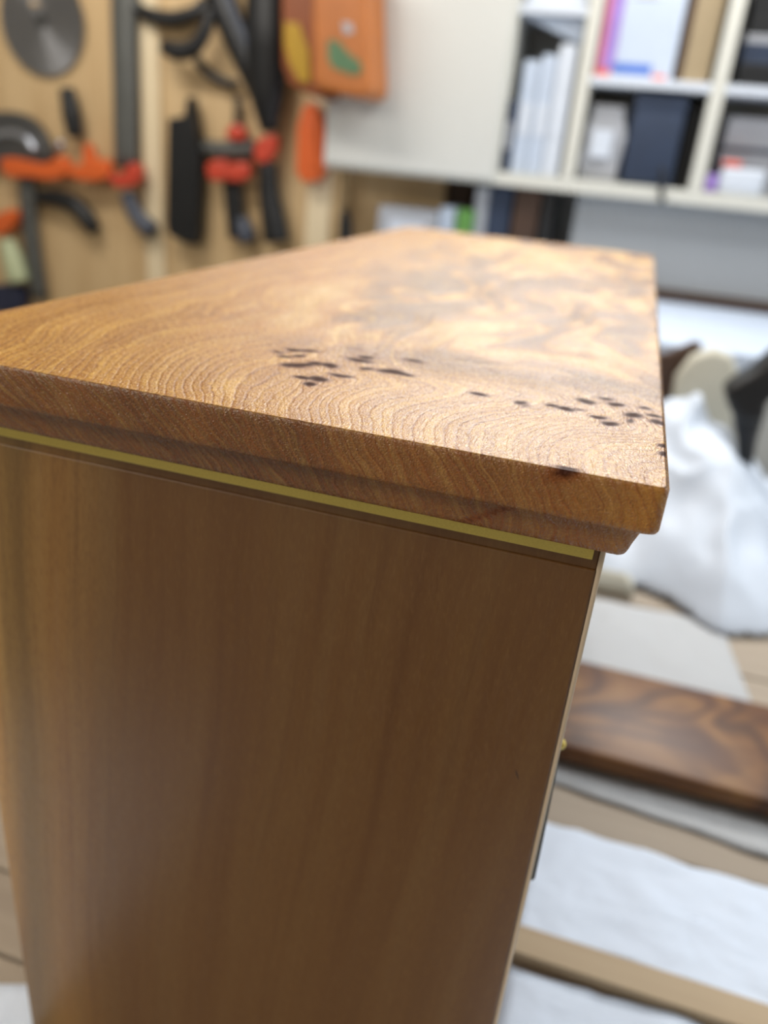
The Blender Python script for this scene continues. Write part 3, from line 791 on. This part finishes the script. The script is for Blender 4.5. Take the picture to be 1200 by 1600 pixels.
TT = TY - .016
def part_plate(root, name, pts, mat, Y=None, th_=.02, bev=.004, sm=True, label=None):
    Y = TT if Y is None else Y - .016
    p = px_pts(smooth_closed(pts, 4) if sm else pts, Y - th_ / 2)
    o = obj(name, plate_bm(p, Y, th_, bev), M[mat], root)
    if label: o['label'] = label
    return o
def part_tube(root, name, pts, r, mat, flat=.8):
    """pts: (px, py) or (px, py, lift)"""
    rm = (max(r) if hasattr(r, '__len__') else r) * flat + .002
    P3 = [on_y(q[0], q[1], TT + (0 if name == 'pivot' else -max(q[2] if len(q) > 2 else .02, rm)) - (q[2] if name == 'pivot' else 0)) for q in pts]
    rr = r if not hasattr(r, '__len__') else list(np.interp(np.linspace(0, 1, (len(P3) - 1) * 5 + 1), np.linspace(0, 1, len(r)), r))
    return obj(name, tube_bm(spline(P3), rr, 12, flat), M[mat], root, True)
def tool(name, px, py, label, cat, group=None):
    q = on_y(px, py, TY); return thing(name, (q[0], TY - .01, q[2]), label, cat, group)

# circular saw blade, upper left
c = on_y(64, 32, TY - .02); R_ = abs(on_y(64, 119, TY - .02)[2] - c[2])
sb = tool('saw_blade', 60, 42, 'large round grey saw blade hanging at the top left of the plywood', 'saw blade')
def blade(c, R_, hole, Y, n=48):
    b = bmesh.new(); fr = []; 
    ys = (Y - .003, Y)
    rings = []
    for y in ys:
        o_ = []
        for k in range(n * 2):
            a = math.pi * 2 * k / (n * 2); r = R_ * (1.0 if k % 2 else .965)
            o_.append(b.verts.new((c[0] + r * math.cos(a), y, c[2] + r * math.sin(a))))
        i_ = [b.verts.new((c[0] + hole * math.cos(math.pi * 2 * k / (n * 2)), y, c[2] + hole * math.sin(math.pi * 2 * k / (n * 2)))) for k in range(n * 2)]
        rings.append((o_, i_))
    N = n * 2
    for k in range(N):
        k2 = (k + 1) % N
        (o1, i1), (o2, i2) = rings
        b.faces.new((o1[k], o1[k2], i1[k2], i1[k])); b.faces.new((o2[k2], o2[k], i2[k], i2[k2]))
        b.faces.new((o1[k2], o1[k], o2[k], o2[k2])); b.faces.new((i1[k], i1[k2], i2[k2], i2[k]))
    return b
obj('blade', blade(c, R_, .006, TY - .016), M['saw_steel'], sb)
obj('flange', lathe_y(c[0], c[2], [(.008, TY - .0195), (.022, TY - .0195), (.022, TY - .022), (.008, TY - .022)]), M['steel'], sb)
pg = on_y(54, 6, TY - .03)
obj('peg', tube_bm([(pg[0], TY - .016, pg[2]), (pg[0], TY - .04, pg[2] + .003)], .009), M['plywood'], sb)
# half-round guard with ridge (grey)
gd = tool('blade_guard', 20, 230, 'half-round grey metal blade guard with its highlight arc painted as a bright rim, left edge of the plywood', 'guard')
part_plate(gd, 'guard_shell', [(-70, 256), (-66, 215), (-40, 184), (5, 174), (45, 182), (72, 212), (80, 250), (40, 262), (-10, 264)], 'steel', TY - .001, .03, .010)
part_tube(gd, 'rim', [(-40, 250, .04), (-20, 222, .04), (10, 208, .04), (38, 214, .04), (55, 236, .04)], .014, 'bright_steel')  # ridge in brighter steel, putting the guard's highlight arc into the colour
part_tube(gd, 'guard_glint', [(90, 238, .02), (97, 222, .04)], [.012, .016], 'bright_steel')  # bright stub added to stand for a bluish glint

def clamp(nm, label, bar, jaws, handle=None, jaw_mat='orange', bar_mat='bar_steel', at=None, bar_w=.014, group=None):
    root = tool(nm, at[0], at[1], label, 'clamp', group)
    if bar: part_tube(root, 'bar', bar, bar_w, bar_mat, flat=.45)
    for j in jaws: part_plate(root, 'jaw', j, jaw_mat, TY - .034, .035, .008)
    if handle: part_tube(root, 'handle', handle[0], handle[1], handle[2])
    return root
clamp('bar_clamp', 'long bright-orange clamp head at the far left with its grey bar hanging below', [(40, 262, .02), (44, 330, .02), (52, 400, .02), (62, 465, .02)],
      [[(4, 252), (20, 246), (70, 256), (95, 244), (108, 252), (108, 272), (85, 282), (50, 278), (15, 276)]], None, at=(50, 262), bar_w=.034)
clamp('bar_clamp', 'orange clamp head with an upright spur, second from the left', None,
      [[(108, 262), (130, 256), (134, 228), (142, 226), (150, 248), (170, 250), (174, 274), (150, 284), (116, 278)]], ([(118, 214, .02), (112, 180, .02), (104, 138, .02)], [.028, .034, .026], 'black'), at=(140, 262))
clamp('bar_clamp', 'long upright grey bar clamp with a red-orange jaw beside the pale batten', [(193, -40, .02), (194, 60, .02), (196, 150, .02), (197, 262, .02)],
      [[(172, 270), (190, 274), (205, 256), (220, 258), (222, 280), (208, 292), (182, 292)]], ([(198, 300, .03), (212, 335, .03), (238, 362, .03)], [.026, .030, .034], 'rubber_grey'), jaw_mat='red', at=(196, 272), bar_w=.046)
part_r = tool('curved_handle', 100, 315, 'black curved handle arching below the orange clamp heads', 'handle')
part_tube(part_r, 'grip', [(60, 308, .02), (90, 310, .025), (118, 322, .025), (138, 345, .02), (148, 362, .02)], [.024, .030, .034, .034, .024], 'black')
part_tube(part_r, 'ferrule', [(52, 308, .02), (62, 308, .02)], .018, 'bar_steel')
pc = tool('pistol_clamp', 15, 350, 'orange-topped tool with a pale green grip at the far left edge', 'clamp')
part_plate(pc, 'trigger', [(-10, 345), (8, 330), (24, 328), (28, 345), (18, 360), (0, 368)], 'orange', TY - .02, .04, .008)
part_tube(pc, 'grip', [(10, 375, .03), (20, 405, .035), (30, 440, .03)], [.030, .042, .044], 'pale_green')
part_plate(pc, 'base', [(-10, 448), (16, 444), (36, 450), (40, 478), (20, 488), (-12, 484)], 'blue_dark', TY - .005, .04, .006)
part_tube(pc, 'clamp_glint', [(62, 440, .02), (64, 470, .02)], .014, 'bright_steel')  # small bright piece added in place of a glint
# black hooks and shears at the top
hk = tool('calliper', 270, 60, 'upper of two black curved arms left of the slanting black tool', 'calliper', 'curved black arms')
part_tube(hk, 'arm', [(208, 10, .02), (235, 24, .03), (270, 30, .03), (305, 20, .03), (322, 0, .02)], [.016, .022, .024, .022, .018], 'black')
part_tube(hk, 'pivot', [(214, 8, .0), (214, 8, .045)], .016, 'bar_steel', flat=1)
hk = tool('calliper', 285, 90, 'lower of two black curved arms left of the slanting black tool', 'calliper', 'curved black arms')
part_tube(hk, 'arm', [(256, 72, .075), (275, 80, .08), (300, 76, .08), (320, 50, .08), (330, 10, .075)], [.022, .026, .026, .022, .018], 'black')
part_tube(hk, 'pivot', [(258, 72, .0), (258, 72, .08)], .014, 'bar_steel', flat=1)
hk = tool('calliper', 345, 110, 'short black arm crossing behind the slanting black tool', 'calliper')
part_tube(hk, 'arm', [(308, 94, .02), (325, 114, .02), (350, 128, .02), (372, 132, .02)], [.016, .016, .014, .012], 'black')
part_tube(hk, 'pivot', [(310, 94, .0), (310, 94, .04)], .012, 'bar_steel', flat=1)
sh = tool('long_nosed_tool', 395, 90, 'big slanting black tool with a grey sheen running down beside the orange case', 'tool')
part_tube(sh, 'blade', [(335, -30, .05), (358, 30, .05), (385, 90, .05), (410, 150, .05), (425, 205, .04)], [.044, .046, .044, .040, .026], 'black')
part_tube(sh, 'blade', [(420, -30, .02), (420, 60, .02), (418, 150, .02), (420, 205, .02)], [.066, .074, .056, .026], 'black')
part_tube(sh, 'rib', [(350, -20, .085), (372, 35, .085), (396, 90, .085)], .012, 'rubber_grey')  # grey rib that paints a sheen along the black tool
# flat black sheath
fs = tool('oilstone_holder', 290, 260, 'flat black rectangular holder with a pointed top, centre of the plywood', 'holder')
part_plate(fs, 'body', [(267, 186), (292, 182), (297, 152), (303, 152), (308, 186), (318, 250), (314, 372), (308, 382), (290, 378), (268, 366), (264, 350)], 'black', TY - .014, .045, .006, sm=False)
part_plate(fs, 'face_plate', [(272, 200), (306, 200), (308, 350), (273, 345)], 'black', TY - .059, .004, .001, sm=False)
# red clamps in the middle
clamp('spring_clamp', 'red-tipped clamp nearest the flat black holder', [(372, 150, .02), (370, 200, .02)],
      [[(325, 262), (332, 252), (352, 250), (360, 262), (358, 280), (332, 282)], [(356, 205), (368, 194), (382, 200), (384, 218), (360, 218)]],
      ([(318, 228, .02), (345, 234, .03), (396, 232, .03)], [.02, .026, .03], 'bar_steel'), jaw_mat='red', at=(342, 265), bar_mat='black', bar_w=.012)
clamp('spring_clamp', 'middle red-tipped clamp with two black handles hanging down', [(362, 285, .02), (366, 330, .02), (370, 372, .02)],
      [[(358, 262), (370, 254), (390, 256), (392, 272), (384, 282), (360, 282)]],
      ([(378, 340, .03), (384, 365, .03), (388, 378, .03)], [.022, .034, .026], 'rubber_grey'), jaw_mat='red', at=(375, 268), bar_mat='black', bar_w=.032)
clamp('spring_clamp', 'right-hand red-tipped clamp with a thick black handle reaching down to the cabinet top', None,
      [[(400, 228), (412, 214), (430, 210), (434, 226), (428, 244), (414, 256), (401, 250)]],
      ([(418, 255, .03), (420, 300, .03), (427, 345, .03), (432, 378, .03)], [.030, .034, .042, .044], 'black'), jaw_mat='red', at=(418, 235))

# orange wedge-shaped tool
ow = tool('orange_scraper', 487, 220, 'bright orange pointed plastic tool hanging below the orange case', 'tool')
part_plate(ow, 'body', [(468, 200), (478, 166), (490, 160), (500, 170), (511, 205), (510, 262), (500, 282), (478, 286), (466, 270)], 'orange', TY - .012, .05, .008, sm=False)
part_plate(ow, 'rib', [(482, 190), (494, 190), (496, 262), (482, 264)], 'orange', TY - .062, .008, .002, sm=False)

# orange power-tool case
OY = 2.185
oc = thing('orange_case', tuple(on_y(510, 140, OY)), 'orange plastic case with a yellow side band and green label, hanging at the top centre', 'case')
def px_plate(root, name, pts, mat, Y, th_, bev, label=None):
    o = obj(name, plate_bm(px_pts(pts, Y - th_), Y, th_, bev, 3), M[mat], root, False)
    if label: o['label'] = label
    return o
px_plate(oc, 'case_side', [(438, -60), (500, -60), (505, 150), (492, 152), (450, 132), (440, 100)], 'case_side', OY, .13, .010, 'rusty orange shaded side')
px_plate(oc, 'case_front', [(486, -60), (572, -60), (576, 60), (580, 138), (574, 150), (560, 153), (500, 140), (488, 128)], 'case_orange', OY, .155, .014, 'bright orange front')
px_plate(oc, 'side_band', [(444, 34), (466, 36), (482, 80), (484, 128), (468, 128), (452, 100), (444, 70)], 'yellow', OY - .13, .006, .002, 'mustard yellow band')
px_plate(oc, 'label_patch', [(512, 62), (528, 64), (545, 84), (562, 96), (566, 112), (552, 118), (520, 106), (512, 92)], 'green', OY - .155, .003, .001, 'green label')
px_plate(oc, 'label_patch', [(534, 34), (548, 36), (552, 50), (538, 54)], 'greybox', OY - .155, .003, .001, 'small grey label')
px_plate(oc, 'hanging_strap', [(470, -60), (490, -60), (490, 20), (470, 20)], 'black', TY - .016, TY - .016 - OY, .002)

# ================================================================ THINGS BEHIND THE SHEET
def rest_box(name, mat, label, cat, pxs, Y, dep, zbot, bev=.01):
    p = px_pts(pxs, Y)
    o = obj(name, plate_bm(p, Y + dep, dep, bev, 2), M[mat]); return tag(o, label, cat)
zt = TABLE
p = px_pts([(1010, 560), (1045, 553), (1085, 536), (1098, 540), (1078, 570), (1060, 600), (1075, 606)], 1.46)
p = [(p[0][0], zt), *p[:6], (p[5][0], zt)]
o = obj('brown_offcut', plate_bm(p, 1.49, .03, .002), M['dark_brown']); tag(o, 'dark brown offcut standing just behind the right edge of the cabinet top', 'offcut')
p = px_pts([(1056, 592), (1082, 560), (1118, 548), (1146, 560), (1160, 600), (1150, 620), (1066, 615)], 1.41)
p = [(p[6][0], zt), *p[:5], (p[4][0], zt)]
o = obj('cream_bag', plate_bm(p, 1.455, .04, .012), M['cream_cloth'], None, True); tag(o, 'cream cloth bag behind the crumpled white sheet, left of the black tool', 'bag')
bt_ = thing('black_hand_tool', tuple(on_y(1165, 725, 1.30)), 'black tapering hand tool standing nose-down in the white sheet at the right edge', 'tool')
part_plate(bt_, 'tool_body', [(1132, 612), (1150, 592), (1178, 575), (1215, 545), (1240, 560), (1222, 600), (1196, 625), (1188, 650), (1150, 650)], 'black', 1.33, .07, .012)
P3 = [on_y(a, b_, 1.30) for a, b_ in [(1170, 635), (1168, 670), (1166, 700), (1164, 745)]]
obj('nozzle', tube_bm(spline(P3), list(np.interp(np.linspace(0, 1, 16), [0, .5, 1], [.030, .018, .012])), 14), M['black'], bt_, True)
# folded cream rag on the table by the cabinet
def rag_h(x, y):
    ex = min((x + .03) / .02, (.08 - x) / .02, (y - .87) / .02, (.912 - y) / .02, 1)
    if ex < 0: return None
    return .003 + .035 * max(ex, 0) ** .5 * (0.8 + .2 * noise.noise(Vector((x * 20, y * 14, 1))))
rg = heap('folded_rag', rag_h, -.03, .09, .87, .93, 28, 28, M['cream_cloth'])
tag(rg, 'folded cream rag on the table between the cabinet and the crumpled sheet', 'rag')
